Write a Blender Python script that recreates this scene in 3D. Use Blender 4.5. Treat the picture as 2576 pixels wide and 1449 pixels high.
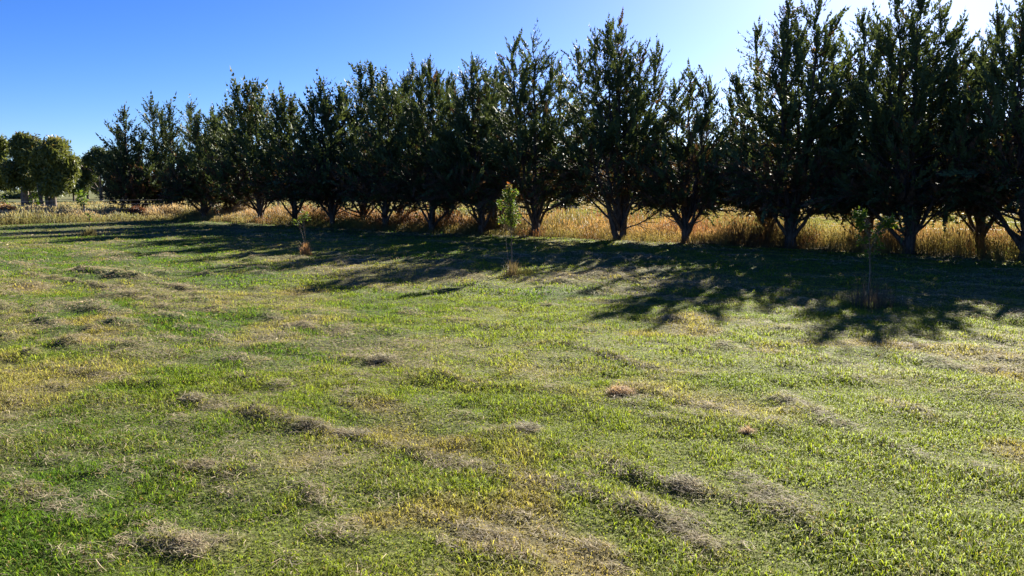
import bpy, math, random
import numpy as np
R = math.radians
rng = np.random.default_rng(7)
random.seed(7)
for o in list(bpy.data.objects): bpy.data.objects.remove(o)
SC = bpy.context.scene
COL = SC.collection

# ------------------------------------------------------------------ camera, sky, sun, exposure
W0, H0, F0, HOR, EYE = 2576.0, 1449.0, 1946.0, 478.0, 1.6
PITCH = math.atan((H0/2 - HOR)/F0)
cam_d = bpy.data.cameras.new('camera'); cam = bpy.data.objects.new('camera', cam_d); COL.objects.link(cam)
cam.location = (0, 0, EYE); cam.rotation_euler = (R(90) - PITCH, 0, 0)
cam_d.sensor_width = 36; cam_d.lens = 36*F0/W0; cam_d.clip_start = .05; cam_d.clip_end = 3000
SC.camera = cam
SUN_EL, SUN_AZ = R(26.0), R(28.0)          # sun ahead and to the right, behind the trees
world = bpy.data.worlds.new('World'); SC.world = world; world.use_nodes = True
wn = world.node_tree; bg = wn.nodes['Background']
sky = wn.nodes.new('ShaderNodeTexSky'); sky.sky_type = 'NISHITA'; sky.sun_disc = False
sky.sun_elevation = SUN_EL; sky.sun_rotation = SUN_AZ
sky.altitude = 0; sky.air_density = 0.7; sky.dust_density = 0.4; sky.ozone_density = 6.0
hs = wn.nodes.new('ShaderNodeHueSaturation'); hs.inputs['Saturation'].default_value = 1.2; hs.inputs['Hue'].default_value = .515
wn.links.new(sky.outputs[0], hs.inputs['Color']); wn.links.new(hs.outputs[0], bg.inputs[0]); bg.inputs[1].default_value = 0.042
sl = bpy.data.lights.new('sun', 'SUN'); sl.energy = 5.0; sl.angle = R(.53); sl.color = (1, .93, .80)
so = bpy.data.objects.new('sun', sl); COL.objects.link(so)
so.rotation_euler = (R(90) - SUN_EL, 0, R(180) - SUN_AZ)
SC.view_settings.view_transform = 'Standard'; SC.view_settings.look = 'None'
SC.view_settings.exposure = 2.1; SC.view_settings.gamma = 1.0
SC.cycles.max_bounces = 6; SC.cycles.transmission_bounces = 4; SC.cycles.diffuse_bounces = 3
SC.cycles.transparent_max_bounces = 6

# ------------------------------------------------------------------ picture measurements -> metres on the ground
CP, SP = math.cos(PITCH), math.sin(PITCH)
def ray(px, py):
    cx, cy = (px - W0/2)/F0, (H0/2 - py)/F0
    return np.array([cx, CP + cy*SP, -SP + cy*CP])
def ground(px, py):
    d = ray(px, py); return d[:2]*(-EYE/d[2])
def at_depth(px, py, y):
    d = ray(px, py); t = y/d[1]; return np.array([d[0]*t, y, EYE + d[2]*t])
PA, PB = ground(373, 549), ground(2284, 640)
DU = (PB - PA)/np.linalg.norm(PB - PA); DV = np.array([-DU[1], DU[0]])   # along the row / away from the camera
V0 = float(DV @ PB); ULEFT = float(DU @ ground(150, 562))
def uv(x, y): return DU[0]*x + DU[1]*y, DV[0]*x + DV[1]*y
def from_uv(u, v): return DU[0]*u + DV[0]*v, DU[1]*u + DV[1]*v

# ------------------------------------------------------------------ noise
def _h(ix, iy, s):
    n = (ix.astype(np.int64)*374761393 + iy.astype(np.int64)*668265263 + s*982451653) & 0xffffffff
    n = ((n ^ (n >> 13))*1274126177) & 0xffffffff
    n = n ^ (n >> 16)
    return (n & 0xffff)/65535.0
def noise(x, y, s=0):
    x = np.asarray(x, float); y = np.asarray(y, float)
    ix, iy = np.floor(x), np.floor(y); fx, fy = x - ix, y - iy
    fx = fx*fx*(3 - 2*fx); fy = fy*fy*(3 - 2*fy)
    a, b = _h(ix, iy, s), _h(ix + 1, iy, s); c, d = _h(ix, iy + 1, s), _h(ix + 1, iy + 1, s)
    return (a*(1 - fx) + b*fx)*(1 - fy) + (c*(1 - fx) + d*fx)*fy
def fbm(x, y, s=0, o=3):
    t = 0; a = .5; k = 1
    for i in range(o):
        t = t + a*noise(x*k + 17.3*i, y*k - 9.1*i, s + i); a *= .5; k *= 2.03
    return t/(1 - .5**o)
def sst(a, b, x):
    t = np.clip((x - a)/(b - a), 0, 1); return t*t*(3 - 2*t)

# ------------------------------------------------------------------ helpers
def mesh_obj(name, V, Fc, mat, colr=None, parent=None, smooth=False):
    V = np.asarray(V, np.float32).reshape(-1, 3); Fc = np.asarray(Fc, np.int32); k = Fc.shape[1]
    me = bpy.data.meshes.new(name)
    me.vertices.add(len(V)); me.vertices.foreach_set('co', V.ravel())
    me.loops.add(Fc.size); me.loops.foreach_set('vertex_index', Fc.ravel())
    me.polygons.add(len(Fc)); me.polygons.foreach_set('loop_start', np.arange(0, Fc.size, k, dtype=np.int32))
    if smooth: me.polygons.foreach_set('use_smooth', np.ones(len(Fc), bool))
    if colr is not None:
        a = me.color_attributes.new('Col', 'FLOAT_COLOR', 'POINT')
        c = np.ones((len(V), 4), np.float32); c[:, :3] = np.clip(colr, 0, 1); a.data.foreach_set('color', c.ravel())
    me.update(calc_edges=True); me.materials.append(mat)
    o = bpy.data.objects.new(name, me); COL.objects.link(o)
    if parent: o.parent = parent
    return o
def tag(o, label=None, cat=None, group=None, kind=None):
    for k, v in (('label', label), ('category', cat), ('group', group), ('kind', kind)):
        if v: o[k] = v
    return o
def empty(name, loc, label, cat, group=None):
    o = bpy.data.objects.new(name, None); COL.objects.link(o); o.location = loc; o.empty_display_size = .2
    return tag(o, label, cat, group)
class Buf:
    def __init__(s): s.V = []; s.F = []; s.C = []; s.n = 0
    def add(s, V, Fc, C=None):
        V = np.asarray(V, np.float32).reshape(-1, 3); s.V.append(V); s.F.append(np.asarray(Fc, np.int64) + s.n); s.n += len(V)
        if C is not None: s.C.append(np.broadcast_to(np.asarray(C, np.float32), V.shape))
    def build(s, name, mat, parent=None, smooth=False):
        return mesh_obj(name, np.concatenate(s.V), np.concatenate(s.F), mat, np.concatenate(s.C) if s.C else None, parent, smooth)
def norm(a): return a/np.maximum(np.linalg.norm(a, axis=-1, keepdims=True), 1e-9)
def tube(buf, P, rad, n=7, col=None, wob=0):
    P = np.asarray(P, float); k = len(P); rad = np.asarray(rad, float)
    T = norm(np.gradient(P, axis=0)); ref = np.array([.31, .95, .07])
    A = norm(np.cross(T, ref)); B = np.cross(T, A)
    th = np.arange(n)*2*math.pi/n
    rr = rad[:, None]*(1 + wob*(rng.random((k, n)) - .5))
    V = P[:, None] + rr[..., None]*(np.cos(th)[None, :, None]*A[:, None] + np.sin(th)[None, :, None]*B[:, None])
    i = np.arange(k - 1)[:, None]*n; j = np.arange(n)[None]; j2 = (j + 1) % n
    Fc = np.stack([i + j, i + j2, i + n + j2, i + n + j], -1).reshape(-1, 4)
    buf.add(V.reshape(-1, 3), Fc, col)

# ------------------------------------------------------------------ materials
def new_mat(name):
    m = bpy.data.materials.new(name); m.use_nodes = True; nt = m.node_tree
    for n in list(nt.nodes): nt.nodes.remove(n)
    return m, nt, nt.nodes.new('ShaderNodeOutputMaterial')
def leaf_mat(name, trans=.4, rough=.5, spec=.25, tint=(1.25, 1.15, .6), nscale=0):
    m, nt, out = new_mat(name); N = nt.nodes.new; L = nt.links.new
    at = N('ShaderNodeAttribute'); at.attribute_name = 'Col'
    p = N('ShaderNodeBsdfPrincipled'); p.inputs['Roughness'].default_value = rough; p.inputs['Specular IOR Level'].default_value = spec
    t = N('ShaderNodeBsdfTranslucent'); mx = N('ShaderNodeMixShader'); mx.inputs[0].default_value = trans
    mul = N('ShaderNodeMix'); mul.data_type = 'RGBA'; mul.blend_type = 'MULTIPLY'; mul.inputs[0].default_value = 1
    mul.inputs[7].default_value = (*tint, 1)
    L(at.outputs['Color'], p.inputs['Base Color']); L(at.outputs['Color'], mul.inputs[6]); L(mul.outputs[2], t.inputs[0])
    L(p.outputs[0], mx.inputs[1]); L(t.outputs[0], mx.inputs[2]); L(mx.outputs[0], out.inputs[0])
    return m
M_GRASS = leaf_mat('grass_blades', .55, .6, .08, (1.2, 1.22, .45))
M_DRY = leaf_mat('dry_grass', .45, .6, .15, (1.2, 1.0, .75))
M_HAY = leaf_mat('cut_hay', .42, .7, .12, (1.1, 1.0, .8))
M_FOL = leaf_mat('cypress_foliage', .22, .6, .15)
M_GUM = leaf_mat('gum_foliage', .3, .5, .25)
M_LEAF = leaf_mat('sapling_leaf', .45, .6, .12, (1.3, 1.2, .4))
def bark_mat(name, a, b, scale=9):
    m, nt, out = new_mat(name); N = nt.nodes.new; L = nt.links.new
    p = N('ShaderNodeBsdfPrincipled'); p.inputs['Roughness'].default_value = .9; p.inputs['Specular IOR Level'].default_value = .15
    tc = N('ShaderNodeTexCoord'); mp = N('ShaderNodeMapping'); mp.inputs['Scale'].default_value = (1, 1, .22)
    nz = N('ShaderNodeTexNoise'); nz.inputs['Scale'].default_value = scale*2.5; nz.inputs['Detail'].default_value = 5
    cr = N('ShaderNodeValToRGB'); cr.color_ramp.elements[0].color = (*a, 1); cr.color_ramp.elements[1].color = (*b, 1)
    cr.color_ramp.elements[0].position = .35; cr.color_ramp.elements[1].position = .68
    bp = N('ShaderNodeBump'); bp.inputs['Strength'].default_value = .7; bp.inputs['Distance'].default_value = .02
    L(tc.outputs['Object'], mp.inputs[0]); L(mp.outputs[0], nz.inputs[0]); L(nz.outputs[0], cr.inputs[0]); L(cr.outputs[0], p.inputs['Base Color'])
    L(nz.outputs[0], bp.inputs['Height']); L(bp.outputs[0], p.inputs['Normal']); L(p.outputs[0], out.inputs[0])
    return m
M_BARK = bark_mat('cypress_bark', (.035, .027, .022), (.12, .09, .07))
M_GUMBARK = bark_mat('gum_bark', (.07, .055, .045), (.2, .16, .13), 5)
M_STEM = bark_mat('sapling_bark', (.10, .075, .05), (.26, .2, .14), 30)
M_POST = bark_mat('weathered_timber', (.14, .12, .10), (.34, .30, .26), 12)
def wire_mat():
    m, nt, out = new_mat('galvanised_wire'); p = nt.nodes.new('ShaderNodeBsdfPrincipled')
    p.inputs['Base Color'].default_value = (.55, .55, .55, 1); p.inputs['Metallic'].default_value = .8; p.inputs['Roughness'].default_value = .4
    nt.links.new(p.outputs[0], out.inputs[0]); return m
M_WIRE = wire_mat()
def ground_mat():
    m, nt, out = new_mat('field_ground'); N = nt.nodes.new; L = nt.links.new
    at = N('ShaderNodeAttribute'); at.attribute_name = 'Col'
    p = N('ShaderNodeBsdfPrincipled'); p.inputs['Roughness'].default_value = .95; p.inputs['Specular IOR Level'].default_value = .1
    tc = N('ShaderNodeTexCoord'); nz = N('ShaderNodeTexNoise'); nz.inputs['Scale'].default_value = 28; nz.inputs['Detail'].default_value = 6
    nz2 = N('ShaderNodeTexNoise'); nz2.inputs['Scale'].default_value = 3.1; nz2.inputs['Detail'].default_value = 5
    mr = N('ShaderNodeMapRange'); mr.inputs[1].default_value = .3; mr.inputs[2].default_value = .7; mr.inputs[3].default_value = .5; mr.inputs[4].default_value = 1.2; hs.inputs['Hue'].default_value = .515
    mr2 = N('ShaderNodeMapRange'); mr2.inputs[1].default_value = .3; mr2.inputs[2].default_value = .7; mr2.inputs[3].default_value = .75; mr2.inputs[4].default_value = 1.2
    mm = N('ShaderNodeMath'); mm.operation = 'MULTIPLY'
    mul = N('ShaderNodeMix'); mul.data_type = 'RGBA'; mul.blend_type = 'MULTIPLY'; mul.inputs[0].default_value = 1
    bp = N('ShaderNodeBump'); bp.inputs['Strength'].default_value = .8; bp.inputs['Distance'].default_value = .03
    for z in (nz, nz2): L(tc.outputs['Object'], z.inputs[0])
    L(nz.outputs[0], mr.inputs[0]); L(nz2.outputs[0], mr2.inputs[0]); L(mr.outputs[0], mm.inputs[0]); L(mr2.outputs[0], mm.inputs[1])
    L(at.outputs['Color'], mul.inputs[6]); L(mm.outputs[0], mul.inputs[7]); L(mul.outputs[2], p.inputs['Base Color'])
    L(nz.outputs[0], bp.inputs['Height']); L(bp.outputs[0], p.inputs['Normal']); L(p.outputs[0], out.inputs[0])
    return m
M_GROUND = ground_mat()

# ------------------------------------------------------------------ the field: relief and what grows where
WINDROWS = [((150, 935), (400, 992)), ((370, 985), (660, 1066)), ((640, 1050), (800, 1096)), ((770, 1090), (1030, 1148)), ((1380, 1226), (1620, 1300)), ((860, 905), (1240, 985)), ((1560, 985), (1960, 1090)), ((1010, 1145), (1390, 1228)), ((1480, 1165), (1760, 1255)),
            ((1960, 1015), (2330, 1180)), ((400, 716), (500, 738)), ((1250, 1100), (1360, 1105)), ((460, 1190), (560, 1190)),
            ((1560, 1260), (1800, 1400)), ((1150, 1330), (1300, 1400)), ((2440, 1180), (2576, 1230)), ((720, 820), (860, 850)),
            ((240, 720), (420, 780)), ((890, 960), (1000, 980)), ((1850, 1210), (2000, 1320)), ((1420, 870), (1640, 940)),
            ((60, 690), (330, 735)), ((2180, 1010), (2330, 1060)), ((60, 1250), (220, 1330)), ((300, 1360), (560, 1370))]
WR = [(ground(*a), ground(*b), rng.uniform(.045, .075), rng.uniform(.014, .026)) for a, b in WINDROWS]
MOUNDS = []
for px, py, r, h in ((595, 915, .18, .10), (720, 848, .20, .09), (415, 755, .16, .08), (455, 724, .2, .08), (320, 820, .22, .07), (550, 752, .14, .09),
                     (105, 790, .2, .09), (625, 975, .2, .07), (760, 826, .16, .07), (200, 685, .3, .07), (15, 740, .25, .1), (1170, 775, .14, .07),
                     (1150, 805, .16, .08), (1040, 785, .16, .07), (1720, 1245, .16, .09), (520, 1190, .14, .08), (480, 1015, .12, .08), (1050, 1160, .12, .07),
                     (2270, 868, .2, .07), (2080, 1085, .12, .06), (2520, 935, .14, .07), (60, 667, .3, .08), (860, 830, .14, .06), (715, 985, .12, .07)):
    g = ground(px, py); MOUNDS.append((g[0], g[1], r*.6, h*.42))
for k in range(620):
    py = 645 + 800*random.random()**1.9; px = random.uniform(-100, 2700); g = ground(px, py)
    u, v = uv(*g)
    if v > V0 - 1.5: continue
    if fbm(u*.20, v*1.25, 41) < .44 + .1*random.random(): continue
    q = min(1.9, max(1, math.hypot(*g)/7)); MOUNDS.append((g[0], g[1], random.uniform(.035, .095)*q, random.uniform(.016, .042)*q))
MOUNDS = np.array(MOUNDS); MOUNDS[:, 3] *= np.clip(np.hypot(MOUNDS[:, 0], MOUNDS[:, 1])/11, .22, 1.0); MOUNDS[:, 2] *= np.clip(np.hypot(MOUNDS[:, 0], MOUNDS[:, 1])/9, .6, 1.2)
def streak(u, v): return sst(.53, .72, fbm(u*.20, v*1.25, 41))*sst(.35, .6, fbm(u*.5, v*.7, 43))
def hayness(x, y):
    u, v = uv(x, y); s = (.55 + .4*sst(6, 10, np.hypot(x, y)))*streak(u, v)*(.2 + .8*noise(u*1.9, v*2.5, 77)); s = np.maximum(s, .7*sst(7, 11, np.hypot(x, y))*sst(.55, .72, fbm(u*.5 + 9, v*1.6, 47)))
    for a, b, w, h in WR:
        d = b - a; L2 = d @ d; t = np.clip(((x - a[0])*d[0] + (y - a[1])*d[1])/L2, 0, 1)
        q = np.hypot(x - a[0] - t*d[0], y - a[1] - t*d[1]); s = np.maximum(s, .8*np.exp(-(q/(w*1.9))**2)*sst(.2, .6, noise(x*2.2, y*2.2, 44)))
    return np.clip(s, 0, 1)
def height(x, y):
    x = np.asarray(x, float); y = np.asarray(y, float); u, v = uv(x, y)
    near = np.exp(-np.maximum(np.hypot(x, y) - 45, 0)/10)
    h = (.16*(fbm(x*.16, y*.16, 3) - .5) + .07*(fbm(x*1.3, y*1.3, 5) - .5)*near + .06*(fbm(x*2.9, y*2.9, 6, 3) - .5)*near*np.clip(np.hypot(x, y)/9, .5, 1.2)
         + .03*streak(u, v)*(noise(u*2.2, v*2.6, 12))*near)
    h = h + .05*hayness(x, y)*(noise(x*4.6, y*4.6, 140) - .35)*near*np.clip(np.hypot(x, y)/8, .5, 1.2)
    for a, b, w, hh in WR:
        d = b - a; L2 = d @ d; t = np.clip(((x - a[0])*d[0] + (y - a[1])*d[1])/L2, 0, 1)
        wob = .10*(noise(t*9, t*0, 31) - .5)
        q = np.hypot(x - a[0] - t*d[0] + wob, y - a[1] - t*d[1] + wob)
        h = h + hh*np.exp(-(q/w)**2)*(.35 + 1.1*noise(x*4.5, y*4.5, 8))
    return h
def add_mounds(x, y, h):
    for mx, my, r, hh in MOUNDS:
        a_, c_ = uv(x - mx, y - my); d2 = (a_/2.1)**2 + c_**2; k = d2 < (2.5*r)**2
        if k.any(): h[k] += hh*np.exp(-d2[k]/(r*r)*.9)*(.6 + .8*noise(x[k]*9, y[k]*9, 15))
    return h
XS = np.concatenate([-np.geomspace(14, 700, 70)[::-1], np.arange(-13.9, 13.9, .075), np.geomspace(14, 700, 70)])
YS = np.concatenate([-np.geomspace(3, 300, 14)[::-1], np.arange(-2, 1.8, .4), np.arange(1.9, 15, .07), np.geomspace(15, 900, 170)])
GX, GY = np.meshgrid(XS, YS); MG = add_mounds(GX, GY, np.zeros(GX.shape)); GZ = height(GX, GY) + MG
def gz(x, y, GZ=GZ):                                                # bilinear on the sheet, so grass stands on it
    i = np.clip(np.searchsorted(XS, x) - 1, 0, len(XS) - 2); j = np.clip(np.searchsorted(YS, y) - 1, 0, len(YS) - 2)
    fx = (x - XS[i])/(XS[i + 1] - XS[i]); fy = (y - YS[j])/(YS[j + 1] - YS[j])
    return (GZ[j, i]*(1 - fx) + GZ[j, i + 1]*fx)*(1 - fy) + (GZ[j + 1, i]*(1 - fx) + GZ[j + 1, i + 1]*fx)*fy
def gz1(x, y): return float(gz(np.array([x]), np.array([y]))[0])
def edge_noise(u, v): return .7*(fbm(u*.45, v*.45, 90) - .5)
def zone(x, y):
    """0 mown lawn, 1 tall dry grass, 2 pasture"""
    u, v = uv(x, y); e = edge_noise(u, v)
    z = np.zeros(np.shape(x), int)
    tall = ((v > V0 - .55 + e) & (v < V0 + 4.6 + 4*e)) | ((u < ULEFT + e) & (v < V0 + 3))
    z[tall & (u > ULEFT - 7 + 2*e)] = 1
    z[(v > V0 + 4.6 + 4*e) | (u < ULEFT - 7 + 2*e)] = 2
    return z
GREEN, LIME, STRAW, BROWN = map(np.array, ((.115, .225, .025), (.27, .34, .042), (.52, .41, .21), (.44, .29, .14)))
def lerp(a, b, t): return a*(1 - t[..., None]) + b*t[..., None]
def lawn_colour(x, y, jit=0):
    u, v = uv(x, y)
    dry = sst(.50, .80, fbm(x*.75 + 3, y*.75, 21, 4))*.85; dry = np.maximum(dry, .75*hayness(x, y))
    lim = sst(.30, .65, fbm(x*.33, y*.33, 25, 3) + .03*x + .07)
    c = lerp(lerp(GREEN, LIME, np.clip(lim + jit*(rng.random(x.shape) - .5), 0, 1)), STRAW, np.clip(dry*.8 + jit*(rng.random(x.shape) - .6), 0, 1))
    orange = sst(.68, .80, fbm(x*.9, y*.9 + 50, 61, 3))
    return lerp(c, lerp(BROWN, STRAW, rng.random(x.shape)), orange*.6)
gc = lawn_colour(GX.ravel(), GY.ravel())*.26 + np.array([.024, .021, .012])
zz = zone(GX.ravel(), GY.ravel())
tallc = lerp(np.array([.10, .12, .03]), np.array([.24, .16, .06]), fbm(GX.ravel()*.5, GY.ravel()*.5, 33))
pastc = lerp(np.array([.065, .09, .026]), np.array([.16, .145, .055]), fbm(GX.ravel()*.08, GY.ravel()*.08, 34))
gc[zz == 1] = tallc[zz == 1]; gc[zz == 2] = pastc[zz == 2]
nx, ny = len(XS), len(YS)
ii = (np.arange(ny - 1)[:, None]*nx + np.arange(nx - 1)[None]).ravel()
mesh = mesh_obj('ground', np.stack([GX, GY, GZ], -1).reshape(-1, 3), np.stack([ii, ii + 1, ii + nx + 1, ii + nx], -1), M_GROUND, gc, smooth=True)
tag(mesh, kind='structure')

# ------------------------------------------------------------------ blades
def blades(P, az, length, width, lean, bend, cb, ct, droop=.45):
    """5-point blades: base pair, middle pair, tip. lean = horizontal reach of the tip / length"""
    n = len(P); d = np.stack([np.cos(az), np.sin(az), 0*az], -1)
    yaw = az + math.pi/2 + rng.normal(0, .5, n); s = np.stack([np.cos(yaw), np.sin(yaw), 0*az], -1)*(width/2)[:, None]
    up = np.sqrt(np.maximum(1 - lean**2, .02)); Z = np.array([0, 0, 1.])
    mid = P + d*(length*lean*(.30 + .15*bend))[:, None] + Z*(length*up*(.6 + .15*bend))[:, None]
    tip = P + d*(length*lean)[:, None] + Z*(length*up*(1 - droop*bend))[:, None]
    V = np.stack([P - s, P + s, mid - s*.8, mid + s*.8, tip], 1)
    b = np.arange(n)[:, None]*5
    Fc = np.concatenate([b + np.array([[0, 1, 3]]), b + np.array([[0, 3, 2]]), b + np.array([[2, 3, 4]])], 0)
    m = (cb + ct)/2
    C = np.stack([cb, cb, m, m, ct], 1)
    return V.reshape(-1, 3), Fc, C.reshape(-1, 3)
def wedge(n, d0, d1, power=1.0, margin=1.5, slope=.74):
    """points on the ground that the camera and a step beside it can see"""
    t = rng.random(n); y = (d0**power + t*(d1**power - d0**power))**(1/power)
    x = (rng.random(n)*2 - 1)*(slope*y + margin)
    return x, y
def lawn(buf, n, d0, d1, lmin, lmax, wmin, wmax):
    x, y = wedge(n, d0, d1, 2.0 if d1 < 12 else 1.6); k = zone(x, y) == 0; x, y = x[k], y[k]
    hay = hayness(x, y); keep = rng.random(len(x)) > np.maximum(hay*.55, .8*sst(.006, .022, gz(x, y, MG))); x, y, hay = x[keep], y[keep], hay[keep]
    m = len(x); P = np.stack([x, y, gz(x, y) - .004], -1)
    tuft = fbm(x*3.2, y*3.2, 55, 3)
    L = rng.uniform(lmin, lmax, m)*(.55 + 1.0*sst(.35, .68, tuft))
    c = lawn_colour(x, y, .5)*rng.uniform(.55, 1.3, m)[:, None]
    dr_ = rng.random(m) < .13; c[dr_] = lerp(STRAW, BROWN, rng.random(m))[dr_]*rng.uniform(.45, .95, m)[dr_][:, None]; L[dr_] *= .65
    lean = np.clip(rng.beta(2, 1.3, m)*.6 + .42, .4, .98)
    buf.add(*blades(P, rng.random(m)*6.283, L, rng.uniform(wmin, wmax, m), lean, rng.random(m), c*.5, c*1.12, .85))  # roots darkened: shade in the gaps between blades put into their colour
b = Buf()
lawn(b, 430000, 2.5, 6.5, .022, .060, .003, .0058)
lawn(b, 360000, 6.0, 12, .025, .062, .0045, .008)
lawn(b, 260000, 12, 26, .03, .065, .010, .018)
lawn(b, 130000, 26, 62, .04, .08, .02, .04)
tag(b.build('mown_grass', M_GRASS), kind='stuff', label='short mown grass, green mixed with dry straw, covering the open lawn', cat='grass')

# loose cut hay lying along the mowing rows
def straws(x, y, z, lo, hi, wlo, whi, along=.5, col=None, tilt=.14):
    n = len(x); base = math.atan2(DU[1], DU[0])
    az = np.where(rng.random(n) < along, base + rng.normal(0, .5, n), rng.random(n)*6.283)
    L = rng.uniform(lo, hi, n); d = np.stack([np.cos(az), np.sin(az), rng.normal(0, tilt, n)], -1)
    s = np.stack([-np.sin(az), np.cos(az), rng.normal(0, .3, n)], -1)*rng.uniform(wlo, whi, n)[:, None]/2
    P = np.stack([x, y, z], -1); bow = np.stack([-np.sin(az), np.cos(az), 0*az], -1)*(rng.normal(0, .16, n)*L)[:, None]
    A = P - d*L[:, None]/2; B = P + bow + np.array([0, 0, 1])*(L*rng.uniform(0, .12, n))[:, None]; Cc = P + d*L[:, None]/2
    V = np.stack([A - s, A + s, B - s, B + s, Cc], 1); b0 = np.arange(n)[:, None]*5
    Fc = np.concatenate([b0 + np.array([[0, 1, 3]]), b0 + np.array([[0, 3, 2]]), b0 + np.array([[2, 3, 4]])], 0)
    if col is None:
        t = rng.random(n); g = fbm(x*.6, y*.6, 71)
        col = lerp(lerp(np.array([.25, .24, .15]), np.array([.58, .46, .30]), t), np.array([.30, .27, .19]), g*.6)
        col = col*rng.uniform(.6, 1.2, n)[:, None]
    return V.reshape(-1, 3), Fc, np.repeat(col, 5, 0)
b = Buf()
for n, d0, d1, lo, hi, w0, w1 in ((170000, 2.5, 8, .03, .10, .0014, .0030), (190000, 7, 16, .04, .13, .0026, .005), (90000, 15, 40, .08, .24, .008, .016)):
    x, y = wedge(n, d0, d1, 1.7); k = (zone(x, y) == 0) & (rng.random(n) < hayness(x, y)*.8 + .05); x, y = x[k], y[k]
    b.add(*straws(x, y, gz(x, y) + .012 + (.018*rng.random(len(x))), lo, hi, w0, w1))
for mi, (mx, my, r, h) in enumerate(MOUNDS):
    d = math.hypot(mx, my); n = int(np.clip((240 if mi < 24 else 150)*(r/.1)**2*(6/d)**1.2, 22, 420)); a = rng.random(n)*6.283; q = r*1.25*np.sqrt(rng.random(n))
    dx_, dy_ = from_uv(q*np.cos(a)*1.9, q*np.sin(a)); x, y = mx + dx_, my + dy_; wd = .002*max(1, d/6)
    b.add(*straws(x, y, gz(x, y) + rng.random(n)*.02, .03, .10, wd, wd*2, .2, tilt=.35))
for a, c, w, h in WR:
    L = np.linalg.norm(c - a); d = np.linalg.norm(a + c)/2; n = int(520*L*min(1, 5/d)); t = rng.random(n); q = rng.normal(0, w*.8, n)
    dn = np.array([-(c - a)[1], (c - a)[0]])/L; x = a[0] + t*(c - a)[0] + q*dn[0]; y = a[1] + t*(c - a)[1] + q*dn[1]; wd = .0018*max(1, d/6)
    b.add(*straws(x, y, gz(x, y) + rng.random(n)*.015, .03, .12, wd, wd*2, .45, tilt=.16, col=lerp(np.array([.15, .145, .10]), np.array([.46, .38, .26]), rng.random(n)**1.3)))
tag(b.build('cut_grass', M_HAY), kind='stuff', label='loose cut grass drying in streaks along the mowing rows', cat='hay')

# ------------------------------------------------------------------ tall dry grass under and behind the trees, pasture beyond
def tall(buf, n, u0, u1, v0, v1, zsel, hlo, hhi, wlo, whi, grey=False):
    u = rng.uniform(u0, u1, n); v = rng.uniform(v0, v1, n); x, y = from_uv(u, v)
    k = (zone(x, y) == zsel) & (y > 4) & (np.abs(x) < .78*y + 3); x, y, u, v = x[k], y[k], u[k], v[k]; n = len(x)
    cl = fbm(x*.9, y*.9, 101, 3); gr = sst(.45, .7, fbm(x*.35, y*.35, 103))
    edge = sst(-.6, 1.4, v - V0) if zsel == 1 else np.ones(n)
    edge = np.where(u < ULEFT, np.maximum(edge, sst(.3, -1.2, u - ULEFT)), edge)
    H = rng.uniform(hlo, hhi, n)*(.25 + 1.35*cl)*(.35 + .65*edge)
    gold = lerp(np.array([.30, .175, .07]), np.array([.17, .09, .045]), sst(.35, .65, fbm(x*.6, y*.6, 107)))
    gold = lerp(gold, np.array([.36, .24, .10]), rng.random(n)*.45)
    grn = np.array([.15, .2, .045])
    pale = sst(ULEFT + 10, ULEFT, u)
    gold = lerp(gold, np.broadcast_to(np.array([.40, .33, .20]), gold.shape), pale*.75 + .12)
    if grey: gold = lerp(gold, np.broadcast_to(np.array([.14, .145, .065]), gold.shape), .35 + .6*sst(.35, .6, fbm(x*.3, y*.3, 120)))
    tipc = lerp(gold, np.broadcast_to(grn, gold.shape), np.clip(gr*.75 + (1 - edge)*.8 + .35*sst(V0 + 2.5, V0 + 5, v), 0, 1)*(rng.random(n)*.5 + .5))*rng.uniform(.7, 1.15, n)[:, None]
    basec = lerp(np.broadcast_to(np.array([.11, .13, .04]), gold.shape), gold, rng.random(n)*.5)
    P = np.stack([x, y, gz(x, y) - .01], -1); w = rng.uniform(wlo, whi, n)*(np.clip(y/24, .6, 2.2))
    dock = sst(.60, .68, fbm(x*1.2, y*1.2, 130, 2)) if zsel == 1 else np.zeros(n); dock = dock*sst(ULEFT + 3, ULEFT + 7, u)
    H = H*(1 + .25*dock); tipc = lerp(tipc, np.broadcast_to(np.array([.15, .06, .032]), tipc.shape), dock*.8); basec = lerp(basec, np.broadcast_to(np.array([.12, .06, .03]), tipc.shape), dock*.6)
    az = rng.normal(R(200), 1.1, n)
    buf.add(*blades(P, az, H, w, np.clip(rng.beta(1.5, 4, n)*.9 + .05, .05, .8), rng.random(n)*.7, basec, tipc))
    s = rng.random(n) < .35                                    # seed heads on the stalks
    Q = P[s] + np.array([0, 0, 1])*(H[s]*.82)[:, None]; a2 = az[s]
    buf.add(*blades(Q, a2, H[s]*.28, w[s]*2.0, np.full(s.sum(), .4), rng.random(s.sum()), tipc[s]*1.0, tipc[s]*1.05))
b = Buf()
tall(b, 270000, -48, 24, V0 - 1.2, V0 + 7, 1, .36, .70, .005, .010)
tall(b, 90000, -48, -38, V0 - 22, V0 + 3, 1, .38, .64, .006, .011)
tag(b.build('tall_grass', M_DRY), kind='stuff', label='tall dry golden grass under and behind the row of trees', cat='grass')
b = Buf()
tall(b, 110000, -60, 30, V0 + 2, V0 + 24, 2, .16, .38, .012, .03, True)
tall(b, 60000, -70, 45, V0 + 22, V0 + 70, 2, .08, .22, .02, .05)
tall(b, 40000, -110, -44, V0 - 40, V0 + 40, 2, .1, .26, .02, .05)
tag(b.build('pasture_grass', M_DRY), kind='stuff', label='rough yellow green pasture grass beyond the tree row', cat='grass')

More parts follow.
